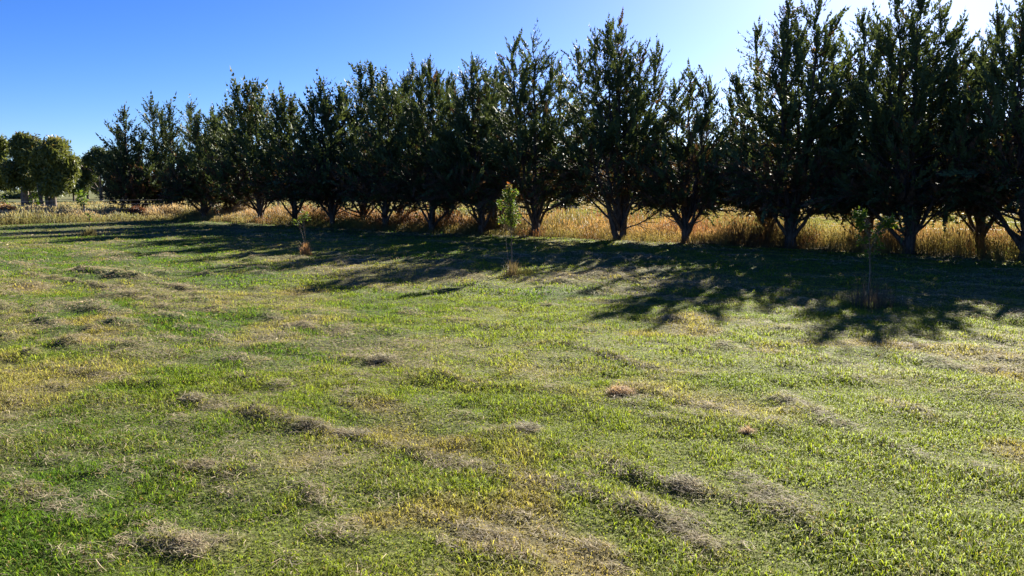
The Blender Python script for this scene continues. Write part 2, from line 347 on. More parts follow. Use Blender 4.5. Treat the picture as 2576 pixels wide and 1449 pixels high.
# ------------------------------------------------------------------ cypress trees
def plume_template(pairs, wid, seed):
    r = np.random.default_rng(seed); V = []; Fc = []
    def leaflet(p, d, l, w):
        d = norm(d); s = norm(np.cross(d, np.array([.2, 1, .1]) + r.normal(0, .35, 3)))*w/2; i = len(V)
        V.extend([p, p + d*l*.45 + s, p + d*l + np.array([0, 0, .04*l]), p + d*l*.45 - s]); Fc.append([i, i + 1, i + 2, i + 3])
    for k in range(pairs):
        t = (k + .3)/(pairs + .2); p = np.array([0, .17*t*t, t])
        for sg in (-1, 1):
            l = .30*(1 - .72*t)*r.uniform(.75, 1.25); a = r.uniform(.3, .62)
            leaflet(p, np.array([sg*math.sin(a), r.normal(0, .45), math.cos(a)]), l, wid*r.uniform(.8, 1.3))
    leaflet(np.array([0, .12, .8]), np.array([0, r.normal(0, .1), 1]), .32, wid*.7)
    return np.array(V), np.array(Fc)
TPL_HI = [plume_template(8, .095, s) for s in range(5)]
TPL_LO = [plume_template(5, .13, 20 + s) for s in range(5)]
def frames(D, rnd):
    D = norm(D); ref = rnd.normal(0, .35, D.shape) + np.array([0, 0, 1.]); X = norm(np.cross(D, ref)); Y = -np.cross(X, D); return np.stack([X, Y, D], 1)
def scatter(buf, P, D, S, C, tpls, rnd):
    which = rnd.integers(0, len(tpls), len(P)); Fm = frames(D, rnd)
    for k, (V, Fc) in enumerate(tpls):
        m = which == k; n = m.sum()
        if not n: continue
        W = P[m][:, None] + np.einsum('vi,nij->nvj', V, Fm[m])*S[m][:, None, None]
        cc = np.repeat(C[m], len(V), 0)
        buf.add(W.reshape(-1, 3), (np.arange(n)[:, None, None]*len(V) + Fc[None]).reshape(-1, 4), cc)
def bez(a, b, c, n):
    t = np.linspace(0, 1, n)[:, None]; return a*(1 - t)**2 + 2*b*t*(1 - t) + c*t*t
def cypress(name, base, leaders, Rm, hi, label, seed, limbs=6, dens=1.0, twin=0, zmin=.85, skirt=1.0, grp='cypress trees in the windbreak row'):
    """leaders: (dx, dy, height) of each top"""
    rnd = np.random.default_rng(seed)
    root = empty(name, (base[0], base[1], gz1(*base)), label, 'tree', grp)
    wood = Buf(); P = []; D = []; S = []; C = []
    Hm = max(l[2] for l in leaders); plume = .46 if hi else .58
    def foliage(pts, s0, step, up, ax=None):
        seg = np.linalg.norm(np.diff(pts, axis=0), axis=1); cum = np.r_[0, np.cumsum(seg)]; L = cum[-1]
        n = max(2, int(L*(1 - s0)/step*dens)); q = s0 + (1 - s0)*np.sqrt(rnd.random(n)) if n > 4 else np.linspace(s0, 1, n)
        q[-1] = 1; s = q*L
        p = np.stack([np.interp(s, cum, pts[:, i]) for i in range(3)], -1)
        tg = norm(np.stack([np.interp(np.minimum(s + .05, L), cum, pts[:, i]) - np.interp(np.maximum(s - .05, 0), cum, pts[:, i]) for i in range(3)], -1))
        d = norm(tg + rnd.normal(0, .30, (n, 3)) + np.array([0, 0, up])); d[-1] = norm(tg[-1] + np.array([0, 0, up*.6]))
        sc = plume*rnd.uniform(.6, 1.25, n)*(.62 + .38*min(1, L/.9))
        sc[-1] *= rnd.uniform(1.1, 1.6)                        # a long feathery end spray
        if n > 6: sc[-2] *= 1.4
        inner = q < .45
        zlim = zmin + .3*rnd.random(n); k = p[:, 2] > zlim
        P.append(p[k]); D.append(d[k]); S.append(sc[k])
        g = rnd.random(n)[:, None]; base_c = np.array([.044, .064, .032])*(1 - g) + np.array([.09, .122, .046])*g
        br = ((rnd.random(n) < np.where(p[:, 2] < 2.8, .10, .02)) | (inner & (rnd.random(n) < np.where(p[:, 2] < 3.6, .5, .15))) | ((p[:, 2] < 2.2) & (rnd.random(n) < .4)))[:, None]
        c = np.where(br, np.array([.105, .062, .038])*rnd.uniform(.6, 1.3, (n, 1)), base_c); C.append(c[k])
    tr = .128*(Hm/6.5)*rnd.uniform(.85, 1.15)
    # trunk base with flare up to the fork
    fork = .38 + .35*rnd.random()
    lean = rnd.normal(0, .04, 2)
    tz = np.array([-.15, 0, .12, .3, fork, fork + .5])
    if not twin: tube(wood, np.stack([lean[0]*tz, lean[1]*tz, tz], -1), tr*np.array([1.5, 1.3, 1.08, 1, 1.0, .6]), 10, wob=.16)
    if twin:
        for sg in (-1, 1):
            q = bez(np.array([sg*.07, 0, -.1]), np.array([sg*twin*(1.3 if sg < 0 else .5), 0, .5]), np.array([sg*twin*(2.2 if sg < 0 else .8), .1, 1.7]), 7); tube(wood, q, np.linspace(tr*.85, tr*.55, 7), 8, wob=.12)
    lead = sorted(leaders, key=lambda l: -l[2])
    cx = sum(l[0] for l in leaders)/len(leaders)
    for li, (dx, dy, H) in enumerate(lead):
        main = li == 0
        a = np.array([lean[0]*fork, lean[1]*fork, fork*rnd.uniform(.5, .95)])
        c = np.array([dx, dy, H]); m = np.array([dx*.9 + rnd.normal(0, .10), dy*.8 + rnd.normal(0, .10), a[2] + (H - a[2])*.5])
        pts = bez(a, m, c, 26); pts[2:-1] += rnd.normal(0, .018, (23, 3))
        nod = rnd.normal(0, .05, 2); pts[-1, :2] += nod; pts[-2, :2] += nod*.3
        tube(wood, pts, np.linspace(tr*(.72 if main else .5), .008, 26), 6, wob=.1)
        zs = np.linspace(0, 1, 26); foliage(pts[17:], .1, .075, .3)
        t0 = .06 if main else .30
        nb = int((H - a[2])*(1 - t0)*(15 if hi else 12)); ga = rnd.random()*6.283
        for k in range(nb):
            t = t0 + (1 - t0)*(k + rnd.random())/nb*.985
            if t > .5 and hi and rnd.random() < .18: continue
            p0 = np.array([np.interp(t, zs, pts[:, i]) for i in range(3)])
            ga += 2.4 + rnd.normal(0, .5)
            rr = Rm*(1.0 if main else .78)
            Lb = (rr*1.38*(1 - t)**(1.0 if hi else 1.1)*min(1, (t + .32)/.5) + .10)*rnd.choice([.62, .8, 1.0, 1.0, 1.2, 1.38])*rnd.uniform(.85, 1.1)
            el = R(12 + 32*t + rnd.normal(0, 11))
            out = np.array([math.cos(ga), math.sin(ga), 0])
            dr = out*math.cos(el) + np.array([0, 0, math.sin(el)])
            e = p0 + dr*Lb; e[2] += .2*Lb
            bp_ = bez(p0, p0 + dr*Lb*.55 - np.array([0, 0, .06*Lb]), e, 6)
            if Lb > .35: tube(wood, bp_, np.linspace(.006 + .014*Lb, .003, 6), 4)
            foliage(bp_, .28 if Lb > .5 else .05, (.056 if hi else .082)*rnd.choice([.75, 1, 1.3, 2.0])*(1.25 if t > .4 else 1), .12)
    a0 = rnd.random()*6.283
    limbs = int(rnd.integers(6, 11))
    for k in range(limbs):                                     # bare low limbs that fan out from the base
        az = a0 + k*6.283/limbs + rnd.normal(0, .25); el = R(rnd.uniform(38, 68) if rnd.random() < .78 else rnd.uniform(16, 32)); Ll = rnd.uniform(1.3, 2.2)*Rm/1.45
        rl = rnd.uniform(.022, .05)
        if k % 3 == 0: el = R(rnd.uniform(48, 64)); Ll = 2.3*Rm/1.45; rl = rnd.uniform(.05, .075)     # stems of the fork
        out = np.array([math.cos(az), math.sin(az), 0]); z0 = rnd.uniform(.3, .8) if k % 3 else rnd.uniform(.2, .45)
        p0 = np.array([0, 0, z0]) + out*tr*.5
        e = p0 + out*Ll*math.cos(el) + np.array([0, 0, Ll*math.sin(el) + .15])
        q = bez(p0, p0 + out*Ll*.5*math.cos(el) + np.array([0, 0, Ll*.42*math.sin(el)]), e, 9); q[1:-1] += np.cumsum(rnd.normal(0, .022, (7, 3)), 0)*np.array([1, 1, .6])
        tube(wood, q, np.linspace(rl, .009, 9), 6, wob=.1)
        for j in range(14):
            t = rnd.uniform(.3, 1); p1 = np.array([np.interp(t, np.linspace(0, 1, 9), q[:, i]) for i in range(3)])
            dd = norm(out + rnd.normal(0, .7, 3) + np.array([0, 0, .55])); l = rnd.uniform(.4, .9)
            bq = bez(p1, p1 + dd*l*.5, p1 + dd*l + np.array([0, 0, .12]), 5); tube(wood, bq, np.linspace(.012, .003, 5), 4); foliage(bq, .15, .055 if hi else .085, .15)
    for k in range(int(15*skirt)):                              # drooping lower boughs
        az = rnd.random()*6.283; el = R(rnd.uniform(-10, 24)); out = np.array([math.cos(az), math.sin(az), 0]); Ll = Rm*rnd.uniform(.75, 1.25)
        p0 = np.array([0, 0, rnd.uniform(.95, 1.7)]) + out*.08; e = p0 + out*Ll*math.cos(el) + np.array([0, 0, Ll*math.sin(el)])
        q = bez(p0, p0 + out*Ll*.5 + np.array([0, 0, .25*Ll]), e, 8); tube(wood, q, np.linspace(.022, .004, 8), 5)
        foliage(q, .3, .04 if hi else .07, .02)
        for j in range(4):
            t = rnd.uniform(.35, .95); p1 = np.array([np.interp(t, np.linspace(0, 1, 8), q[:, i]) for i in range(3)])
            dd = norm(out + rnd.normal(0, .8, 3)*np.array([1, 1, .45]) + np.array([0, 0, .05])); l = rnd.uniform(.35, .8)
            bq = bez(p1, p1 + dd*l*.5 + np.array([0, 0, .05]), p1 + dd*l, 5); tube(wood, bq, np.linspace(.009, .003, 5), 4); foliage(bq, .1, .055 if hi else .085, .1)
    wood.build('trunk', M_BARK, root, True)
    cb = Buf(); scatter(cb, np.concatenate(P), np.concatenate(D), np.concatenate(S), np.concatenate(C), TPL_HI if hi else TPL_LO, rnd)
    cb.build('crown', M_FOL, root)
    return root
BACK = 2.6
def row_base(px, back):
    yl = 549 + .0476*(px - 373); g = ground(px, yl)
    if back: g = g*((V0 + BACK)/(DV @ g))
    return g
TREES = [  # base column, back row?, [tops], crown radius, label, extra
 (348, 0, [(318, 284), (298, 335), (352, 335)], 1.5, 'short blue green cypress at the far end of the row, beside the reddish bush', {}),
 (449, 1, [(378, 260), (431, 266), (471, 263), (398, 290)], 1.5, 'far cypress with three level blunt tops, second from the far end', {}),
 (515, 0, [(503, 297), (531, 285), (545, 310)], 1.4, 'low cypress with a dip in the skyline, wide forked trunk, near the far end', {}),
 (595, 1, [(566, 272), (549, 290), (580, 290)], 1.3, 'cypress half hidden behind its neighbours with a single thin tip leaning left', {}),
 (656, 0, [(592, 222), (613, 219), (632, 224), (660, 255)], 1.5, 'cypress with a broad flat cluster of tops and a fanned short trunk', {}),
 (742, 0, [(708, 241), (697, 252), (728, 262)], 1.4, 'cypress with a small rounded top directly behind the thin sapling with the orange tuft', {}),
 (837, 0, [(804, 210), (780, 262), (827, 246), (852, 240)], 1.45, 'cypress with one neat pointed cone top, just past the sapling with the orange tuft', {}),
 (915, 1, [(910, 177), (936, 178), (963, 190), (862, 230)], 1.5, 'back row cypress with ragged bushy top and one side spike leaning out left', {}),
 (971, 0, [(978, 227), (1000, 232), (950, 240)], 1.3, 'low topped cypress with a stout trunk, between two taller ragged crowns', {}),
 (1008, 1, [(1039, 169), (1017, 200)], 1.4, 'back row cypress with a narrow upright tip just left of a twin topped crown', {}),
 (1086, 0, [(1057, 169), (1083, 168), (1098, 188)], 1.45, 'twin topped cypress with a thick leaning trunk in the middle of the row', {}),
 (1126, 1, [(1124, 200), (1142, 212)], 1.3, 'lower back row cypress with a tip curling over between twin top and thin spire', {}),
 (1211, 0, [(1186, 152), (1226, 186), (1207, 215), (1165, 240)], 1.35, 'cypress with one thin isolated spire and a paired trunk, left of the leafy sapling', {}),
 (1245, 1, [(1246, 186), (1264, 181)], 1.35, 'back row cypress with a dense shoulder of foliage, behind the leafy sapling', {}),
 (1347, 0, [(1290, 109), (1342, 94), (1390, 159), (1412, 170), (1315, 175)], 1.55, 'tall cypress with two spires side by side, right behind the leafy sapling', {}),
 (1560, 0, [(1461, 121), (1526, 75), (1551, 69), (1495, 104), (1611, 125), (1655, 121), (1580, 150)], 1.55, 'wide cypress on two splayed trunks with many tops and a separate thin spire', {'twin': .22}),
 (1725, 0, [(1741, 186), (1789, 211), (1700, 216), (1768, 240)], 1.12, 'smallest cypress of the near half, vase shaped on an evenly fanned trunk', {}),
 (1931, 1, [(1848, 205), (1898, 86), (1835, 263), (1872, 240)], 1.05, 'back row cypress with thin spikes at the left flank of a taller one', {}),
 (1989, 0, [(1990, 10), (2048, 5), (1960, 60), (2078, 100), (2020, 60)], 1.5, 'tall open cypress standing alone right of the gap, with two high tops', {}),
 (2182, 1, [(2110, 105), (2161, 48), (2222, 51), (2140, 112)], 1.45, 'back row cypress behind the sapling with two leafy arms', {}),
 (2284, 0, [(2268, -6), (2299, 0), (2332, 48), (2380, 23), (2245, 60), (2431, 71)], 1.55, 'tallest cypress with five spires and a thick low forked trunk', {}),
 (2462, 1, [(2492, 46), (2533, 66), (2462, 120)], 1.45, 'cypress with a straight thick single trunk and bare low limbs reaching out', {}),
 (2576, 0, [(2571, 36), (2603, 0), (2556, 92)], 1.45, 'cypress at the near end with its straight trunk cut by the picture edge', {}),
]
for i, (px, back, tops, Rm, label, ex) in enumerate(TREES):
    g = row_base(px, back); rr = random.Random(100 + i)
    ld = []
    for tx, ty in tops:
        q = at_depth(tx, ty, g[1]); ld.append((q[0] - g[0], rr.uniform(-.45, .45), q[2] - .16))
    cypress('cypress_tree', g, ld, Rm*(1.02 if px < 1300 else 1.0 if px < 1600 or px > 2100 else .92), px > 1000, label, 300 + i, dens=1.25 if px < 1300 else .74, zmin=.25 if px < 400 else .7 if px < 600 else .98 if px < 1300 else .85, **{'skirt': .45 if px in (1725, 2462) else .35 if 600 < px < 1300 else .9, **ex})
for i, (du, dv, H) in enumerate(((2.4, 2.4, 6.9), (4.6, 0, 7.2), (8.0, 0, 6.8))):      # the row goes on beyond the frame and throws its shade in
    g0 = row_base(2576, 0); g = g0 + DU*du + DV*dv
    cypress('cypress_tree', g, [(-.5, .2, H - .8), (.1, 0, H), (.7, -.2, H - .6)], 1.5, False,
            ['cypress just outside the picture beside the near end trunk', 'cypress beyond the near end of the row, outside the picture', 'last cypress of the row past the near end, outside the picture'][i], 400 + i)

# ------------------------------------------------------------------ rounded trees: gums far left, belt beyond the paddock, shrubs
def leafclump(seed, n, w, droop):
    r = np.random.default_rng(seed); V = []; Fc = []
    for k in range(n):
        p = r.normal(0, .28, 3); d = norm(r.normal(0, 1, 3) + np.array([0, 0, -droop])); s = norm(np.cross(d, r.normal(0, 1, 3)))*w/2; l = r.uniform(.45, .8); i = len(V)
        V.extend([p, p + d*l*.5 + s, p + d*l, p + d*l*.5 - s]); Fc.append([i, i + 1, i + 2, i + 3])
    return np.array(V), np.array(Fc)
TPL_GUM = [leafclump(60 + s, 9, .22, .7) for s in range(4)]
TPL_BUSH = [leafclump(70 + s, 9, .26, 0) for s in range(4)]
def round_tree(name, base, lobes, n, size, cols, label, seed, trunks=((0, .16),), mat=M_GUM, tpls=TPL_GUM, barkm=M_GUMBARK, cat='tree', grp=None, z0=None):
    rnd = np.random.default_rng(seed); root = empty(name, (base[0], base[1], gz1(*base) if z0 is None else z0), label, cat, grp)
    sub = []
    for lx, ly, lz, rh, rv in lobes:
        sub.append((lx, ly, lz, rh*.72, rv*.72))
        for _ in range(6):
            dd = norm(rnd.normal(0, 1, 3)); f = rnd.uniform(.26, .5); sub.append((lx + dd[0]*rh*.78, ly + dd[1]*rh*.78, lz + dd[2]*rv*.78, rh*f, rv*f*rnd.uniform(.8, 1.2)))
    limbs_at = lobes; lobes = sub
    vol = np.array([l[3]*l[4]*l[3] for l in lobes]); vol = vol**.75/np.sum(vol**.75); P = []; D = []; C = []
    for (lx, ly, lz, rh, rv), f in zip(lobes, vol):
        m = int(n*f); d = norm(rnd.normal(0, 1, (m, 3))); r = rnd.random(m)**.42
        wob = .5 + .75*noise(d[:, 0]*2.2 + lx*3 + 9, d[:, 2]*2.2 + d[:, 1]*1.7 + 5, seed)
        p = np.array([lx, ly, lz]) + d*(r*wob)[:, None]*np.array([rh, rh, rv]); P.append(p); D.append(norm(d + rnd.normal(0, .7, (m, 3))))
        t = noise(p[:, 0]*1.5, p[:, 2]*1.5 + p[:, 1], seed + 3); tt = np.clip(t*.8 + rnd.random(m)*.4 - .1, 0, 1)
        c = lerp(np.array(cols[0]), np.array(cols[1]), tt)
        if len(cols) > 2: c = lerp(c, np.array(cols[2]), sst(.55, 1.0, (p[:, 2] - lz)/rv)*(rnd.random(m) < .7))  # third colour paints orange backlight onto the top of each lobe
        C.append(c)
    P = np.concatenate(P); S = rnd.uniform(.6, 1.3, len(P))*size; k = P[:, 2] > .05
    wood = Buf()
    for tx, tr in trunks:
        h = min(l[2] for l in limbs_at); q = bez(np.array([tx, 0, -.2]), np.array([tx*1.1 + rnd.normal(0, .1), 0, h*.5]), np.array([tx*1.4, 0, h]), 7); tube(wood, q, np.linspace(tr*1.25, tr*.7, 7), 8, wob=.1)
        for lx, ly, lz, rh, rv in limbs_at:
            tube(wood, bez(q[4], q[4]*.5 + np.array([lx, ly, lz])*.5 + np.array([0, 0, .2]), np.array([lx, ly, lz + rv*.4]), 7), np.linspace(tr*.5, tr*.1, 7), 5, wob=.1)
    wood.build('trunk', barkm, root, True)
    cb = Buf(); scatter(cb, P[k], np.concatenate(D)[k], S[k], np.concatenate(C)[k], tpls, rnd); cb.build('crown', mat, root)
    return root
def px_lobes(base, L):
    out = []; k = base[1]/F0
    for cx, cy, rx, ry in L:
        q = at_depth(cx, cy, base[1]); out.append((q[0] - base[0], random.uniform(-.6, .6), q[2], rx*k, ry*k))
    return out
OL = ((.06, .082, .028), (.155, .175, .055), (.25, .165, .065)); DK = ((.035, .055, .022), (.085, .11, .038)); LM = ((.07, .10, .03), (.17, .19, .05))  # last tone of OL is backlight painted on the crown tops
G = 'rounded gum trees in the far paddock'
def gum(px, py, L, cols, n, label, seed, trunks): g = ground(px, py); round_tree('gum_tree', g, px_lobes(g, L), n, .62, cols, label, seed, trunks, grp=G)
gum(-6, 512, [(-14, 380, 34, 34), (2, 430, 28, 34), (-20, 455, 32, 30), (6, 365, 16, 18)], LM, 2600, 'pale green gum tree cut off by the edge of the picture', 1, ((0, .22),))
gum(67, 518, [(48, 380, 34, 40), (70, 400, 36, 46), (40, 440, 34, 34), (75, 455, 30, 22), (52, 352, 22, 16)], OL, 3800, 'dark olive gum tree with a thick trunk, beside the gum with the painted backlit top', 2, ((0, .38), (.5, .2)))
gum(136, 520, [(130, 370, 34, 34), (150, 405, 34, 44), (112, 420, 30, 44), (150, 455, 30, 34), (120, 465, 30, 22), (166, 430, 22, 40)], OL, 4600, 'gum tree with orange backlight painted on its top, standing on several trunks', 3, ((0, .26), (-.55, .2), (-1.0, .16)))
gum(186, 506, [(192, 420, 20, 26), (200, 455, 18, 30), (182, 470, 16, 22)], LM, 1700, 'narrow lime green gum tree close behind the gum with the painted backlit top', 4, ((0, .13), (.6, .1)))
gum(256, 508, [(238, 398, 32, 28), (272, 408, 40, 34), (310, 440, 30, 40), (222, 440, 20, 26), (285, 450, 26, 36), (300, 420, 24, 40), (250, 385, 24, 14), (290, 472, 26, 24), (214, 468, 14, 16)], DK, 3000, 'leaning dark gum tree with sky showing under its crown, nearest the cypresses', 5, ((0, .24),))
gum(222, 500, [(218, 440, 26, 36), (232, 462, 20, 22), (206, 470, 18, 18)], LM, 2200, 'small pale gum tree further back, filling the space left of the leaning dark gum', 6, ((0, .2),))
gum(318, 500, [(310, 425, 30, 44), (330, 450, 30, 40), (296, 460, 22, 26)], DK, 2600, 'distant dark gum tree mostly hidden by the first cypress of the row', 7, ((0, .25),))
G2 = 'dark trees along the far side of the paddock'
far_px = [560, 690, 830, 960, 1090, 1230, 1360, 1480, 1600, 1720, 1830, 1940, 2060, 2180, 2300, 2430, 2560]
for i, px in enumerate(far_px):
    D_ = 118 + 20*random.random(); x = (px - W0/2)/F0*D_; k = D_/F0
    top = 345 + 28*random.random(); H = EYE + (HOR - top)*k
    lobes = [(0, 0, H*.55, 4.2, H*.46), (random.uniform(-3, 3), 1, H*.35, 3.6, H*.34), (random.uniform(-2, 2), -1, H*.75, 2.2, H*.25), (random.uniform(-4, 4), 0, H*.25, 3.4, H*.25)]
    sect = ['behind the far end of the row', 'behind the middle of the row', 'seen through the gap by the smallest cypress', 'behind the near end of the row'][0 if px < 800 else 1 if px < 1650 else 2 if px < 1900 else 3]
    round_tree('background_tree', (x, D_), lobes, 1500, 1.3, DK, 'dark distant tree %s' % sect, 500 + i, ((0, .35),), grp=G2 + ' ' + sect)
# shrubs
def shrub(px, py, w, h, cols, n, size, label, seed, name='shrub'):
    g = ground(px, py); k = g[1]/F0; rx, hz = w/2*k, h*k
    lob = [(0, 0, hz*.5, rx*.8, hz*.5), (-rx*.45, .1, hz*.4, rx*.55, hz*.4), (rx*.45, -.1, hz*.42, rx*.55, hz*.42)]
    round_tree(name, g, lob, n, size, cols, label, seed, ((0, .03), (.12, .025)), tpls=TPL_BUSH, cat='shrub')
shrub(346, 553, 44, 36, ((.09, .035, .03), (.16, .075, .05)), 700, .22, 'dark reddish bush at the end of the dry grass strip by the far cypress', 11)
shrub(2, 556, 70, 46, ((.24, .14, .07), (.36, .23, .11)), 900, .25, 'russet brown bush in the grass strip at the picture edge', 12)
shrub(1850, 512, 34, 20, ((.18, .22, .11), (.32, .35, .2)), 700, .8, 'pale grey green shrub far behind, between the gap and the tall open cypress', 13)
shrub(1806, 513, 30, 16, ((.14, .18, .09), (.28, .3, .17)), 600, .8, 'small pale shrub far behind, under the branches of the smallest cypress', 14)
shrub(1780, 530, 60, 16, ((.09, .12, .05), (.17, .19, .08)), 700, .5, 'low green shrub in the paddock right of the smallest cypress trunk', 15)
shrub(2090, 540, 70, 20, ((.08, .11, .05), (.16, .19, .08)), 800, .45, 'grey green shrub in the paddock right of the tall open cypress trunk', 16)
shrub(2420, 536, 60, 16, ((.08, .11, .04), (.18, .2, .08)), 700, .45, 'low shrub behind the fence beside the straight thick trunk', 17)
shrub(1420, 528, 70, 15, ((.09, .12, .04), (.17, .19, .08)), 700, .5, 'low shrub in the paddock between the two spired and the two trunked cypress', 18)
shrub(50, 500, 80, 18, ((.08, .11, .05), (.18, .2, .09)), 700, 1.0, 'far pale green bushes seen under the dark olive gum', 19)

# ------------------------------------------------------------------ saplings
def leaf_tpl(seed):
    r = np.random.default_rng(seed); b_ = r.uniform(.1, .3)
    V = np.array([[0, 0, 0], [.32, .12 + b_*.3, .35], [.28, .1, .72], [0, -b_, 1.0], [-.28, .1, .72], [-.32, .12 + b_*.3, .35], [0, 0, .5]])
    return V, np.array([[0, 1, 6], [1, 2, 6], [2, 3, 6], [3, 4, 6], [4, 5, 6], [5, 0, 6]])
TPL_LEAF = [leaf_tpl(s) for s in range(5)]
def scatter3(buf, P, D, S, C, rnd):
    which = rnd.integers(0, 5, len(P)); Fm = frames(D, rnd)
    for k, (V, Fc) in enumerate(TPL_LEAF):
        m = which == k; n = m.sum()
        if n:
            W = P[m][:, None] + np.einsum('vi,nij->nvj', V, Fm[m])*S[m][:, None, None]
            buf.add(W.reshape(-1, 3), (np.arange(n)[:, None, None]*7 + Fc[None]).reshape(-1, 3), np.repeat(C[m], 7, 0))
def sapling(px, py, stems, blobs, leaf, label, seed, red=False, cols=((.06, .12, .02), (.16, .23, .035)), mult=1.0):
    """stems: polylines in picture columns/rows at the sapling's distance; blobs: (cx, cy, rx, ry, n)"""
    g = ground(px, py); rnd = np.random.default_rng(seed); z = gz1(*g); k = g[1]/F0
    root = empty('sapling', (g[0], g[1], z), label, 'sapling', 'young trees planted in the lawn'); wood = Buf()
    def loc(c, r_, dy=0): q = at_depth(c, r_, g[1]); return np.array([q[0] - g[0], dy, q[2]])
    for pl, r0, r1 in stems:
        q = np.array([loc(*p) for p in pl]); 
        if pl[0][1] >= py - 2: q[0, 2] = -.05
        t = np.linspace(0, len(q) - 1, 14); qq = np.stack([np.interp(t, np.arange(len(q)), q[:, i]) for i in range(3)], -1)
        qq[1:-1] += rnd.normal(0, .004, (12, 3)); tube(wood, qq, np.linspace(r0, r1, 14), 6)
    P = []; C = []; D = []
    for cx, cy, rx, ry, n in blobs:
        n = int(n*mult)
        c = loc(cx, cy); d = norm(rnd.normal(0, 1, (n, 3)))*(rnd.random((n, 1))**.4); p = c + d*np.array([rx*k, rx*k, ry*k]); P.append(p)
        D.append(norm(d*np.array([1, 1, .3]) + rnd.normal(0, .5, (n, 3)) + np.array([0, 0, -.35])))
        cc = lerp(np.array(cols[0]), np.array(cols[1]), rnd.random(n))
        if red: cc = lerp(cc, np.array([.40, .12, .04]), sst(1.62, 1.82, p[:, 2])*(rnd.random(n) < .75)); cc[rnd.random(n) < .05] = (.42, .2, .08)
        C.append(cc)
    P, D, C = map(np.concatenate, (P, D, C))
    ax = at_depth(px, py, g[1])[0] - g[0]
    for p in P[::9]:                                           # side twigs out to the leaves
        lo = p*np.array([.25, .25, 1]) - np.array([0, 0, .10 + .1*rnd.random()]); tube(wood, bez(lo, (lo + p)/2 + np.array([0, 0, -.02]), p, 4), np.array([.0035, .003, .0025, .0015]), 4)
    wood.build('stem', M_STEM, root, True); lb = Buf(); scatter3(lb, P, D, rnd.uniform(.7, 1.2, len(P))*leaf, C, rnd); lb.build('foliage', M_LEAF, root)
    return root
sapling(1286, 690, [([(1286, 690), (1287, 610), (1286, 555), (1284, 500), (1280, 458)], .013, .004), ([(1284, 690), (1275, 620), (1266, 560), (1258, 505)], .006, .003),
                    ([(1287, 560), (1300, 520), (1296, 480)], .006, .003)],
        [(1280, 466, 6, 12, 40), (1282, 490, 15, 22, 150), (1285, 520, 15, 24, 170), (1289, 548, 18, 20, 150), (1271, 478, 6, 8, 22), (1297, 478, 6, 10, 24), (1259, 506, 8, 16, 38), (1262, 548, 11, 13, 42), (1290, 590, 4, 4, 5), (1304, 545, 8, 16, 30)],
        .036, 'leafy sapling with a narrow column of leaves and reddish top, centre of the lawn', 21, True, mult=2.3)
sapling(768, 640, [([(768, 640), (767, 600), (764, 560), (765, 535)], .010, .003), ([(766, 610), (757, 580), (752, 545)], .008, .003), ([(766, 590), (772, 560)], .005, .002)],
        [(766, 536, 9, 9, 40), (758, 545, 6, 10, 16), (745, 556, 7, 10, 18), (772, 548, 7, 6, 12)], .06, 'nearly bare forked sapling rising from an orange tuft of dry grass', 22, cols=((.06, .10, .025), (.14, .19, .045)), mult=1.2)
sapling(2186, 762, [([(2186, 762), (2188, 680), (2190, 620), (2180, 560), (2166, 525)], .011, .004), ([(2190, 620), (2215, 575), (2240, 538)], .007, .003), ([(2188, 640), (2172, 590)], .005, .003)],
        [(2163, 535, 14, 17, 60), (2170, 560, 12, 14, 34), (2222, 560, 14, 9, 30), (2238, 545, 12, 12, 36), (2248, 558, 9, 6, 14), (2205, 585, 16, 14, 16), (2168, 595, 12, 16, 18), (2208, 610, 12, 10, 14), (2190, 628, 18, 10, 10)],
        .062, 'sapling with two bright leafy arms, rising from dark tall grass in the shade', 23, mult=1.7)
sapling(208, 557, [([(208, 557), (207, 520), (206, 482)], .02, .008)], [(205, 495, 10, 20, 60), (199, 485, 7, 10, 24), (213, 505, 6, 9, 20)], .16, 'thin staked sapling with pale leaves at the edge of the far grass strip', 24)
sapling(91, 520, [([(91, 520), (90, 500), (89, 478)], .03, .01)], [(90, 498, 13, 16, 70), (88, 484, 8, 8, 30), (97, 508, 9, 8, 20)], .28, 'bright green sapling in front of the gum trunks in the far paddock', 25)
sapling(226, 596, [([(226, 596), (225, 560), (224, 525)], .012, .004)], [(225, 545, 5, 14, 16)], .10, 'thin dark sapling with few leaves in the shade of the far lawn', 26)
sapling(3, 520, [([(3, 520), (3, 500), (2, 484)], .03, .01)], [(2, 500, 11, 16, 60)], .28, 'bright green sapling cut by the picture edge in the far paddock', 27)

# tufts of long grass left round the sapling stems
def tuft(px, py, w, h, n, cols, label, seed, wd=.006):
    g = ground(px, py); rnd = np.random.default_rng(seed); k = g[1]/F0
    m = n; q = rnd.normal(0, w*k*.28, (m, 2)); x, y = g[0] + q[:, 0], g[1] + q[:, 1]
    P = np.stack([x - g[0], y - g[1], gz(x, y) - gz1(*g) - .01], -1); H = h*k*rnd.uniform(.15, 1.0, m)*np.exp(-(np.hypot(q[:, 0], q[:, 1])/(w*k*.6))**2)
    c = lerp(np.array(cols[0]), np.array(cols[1]), rnd.random(m))
    b_ = Buf(); b_.add(*blades(P, np.arctan2(q[:, 1], q[:, 0]) + rnd.normal(0, .6, m), H + .05, rnd.uniform(.5, 1.2, m)*wd, np.clip(rnd.beta(1.4, 5, m)*.8 + .03, 0, .7), rnd.random(m), c*.75, c))
    o = b_.build('grass_tuft', M_DRY); o.location = (g[0], g[1], gz1(*g)); tag(o, label, 'grass tuft', 'uncut grass tufts round the saplings')
tuft(1288, 692, 40, 56, 320, ((.10, .10, .05), (.18, .15, .08)), 'uncut dull grass tuft round the foot of the leafy centre sapling', 31)
tuft(1315, 690, 60, 26, 500, ((.12, .18, .04), (.25, .25, .09)), 'low green grass tuft just right of the leafy centre sapling', 35)
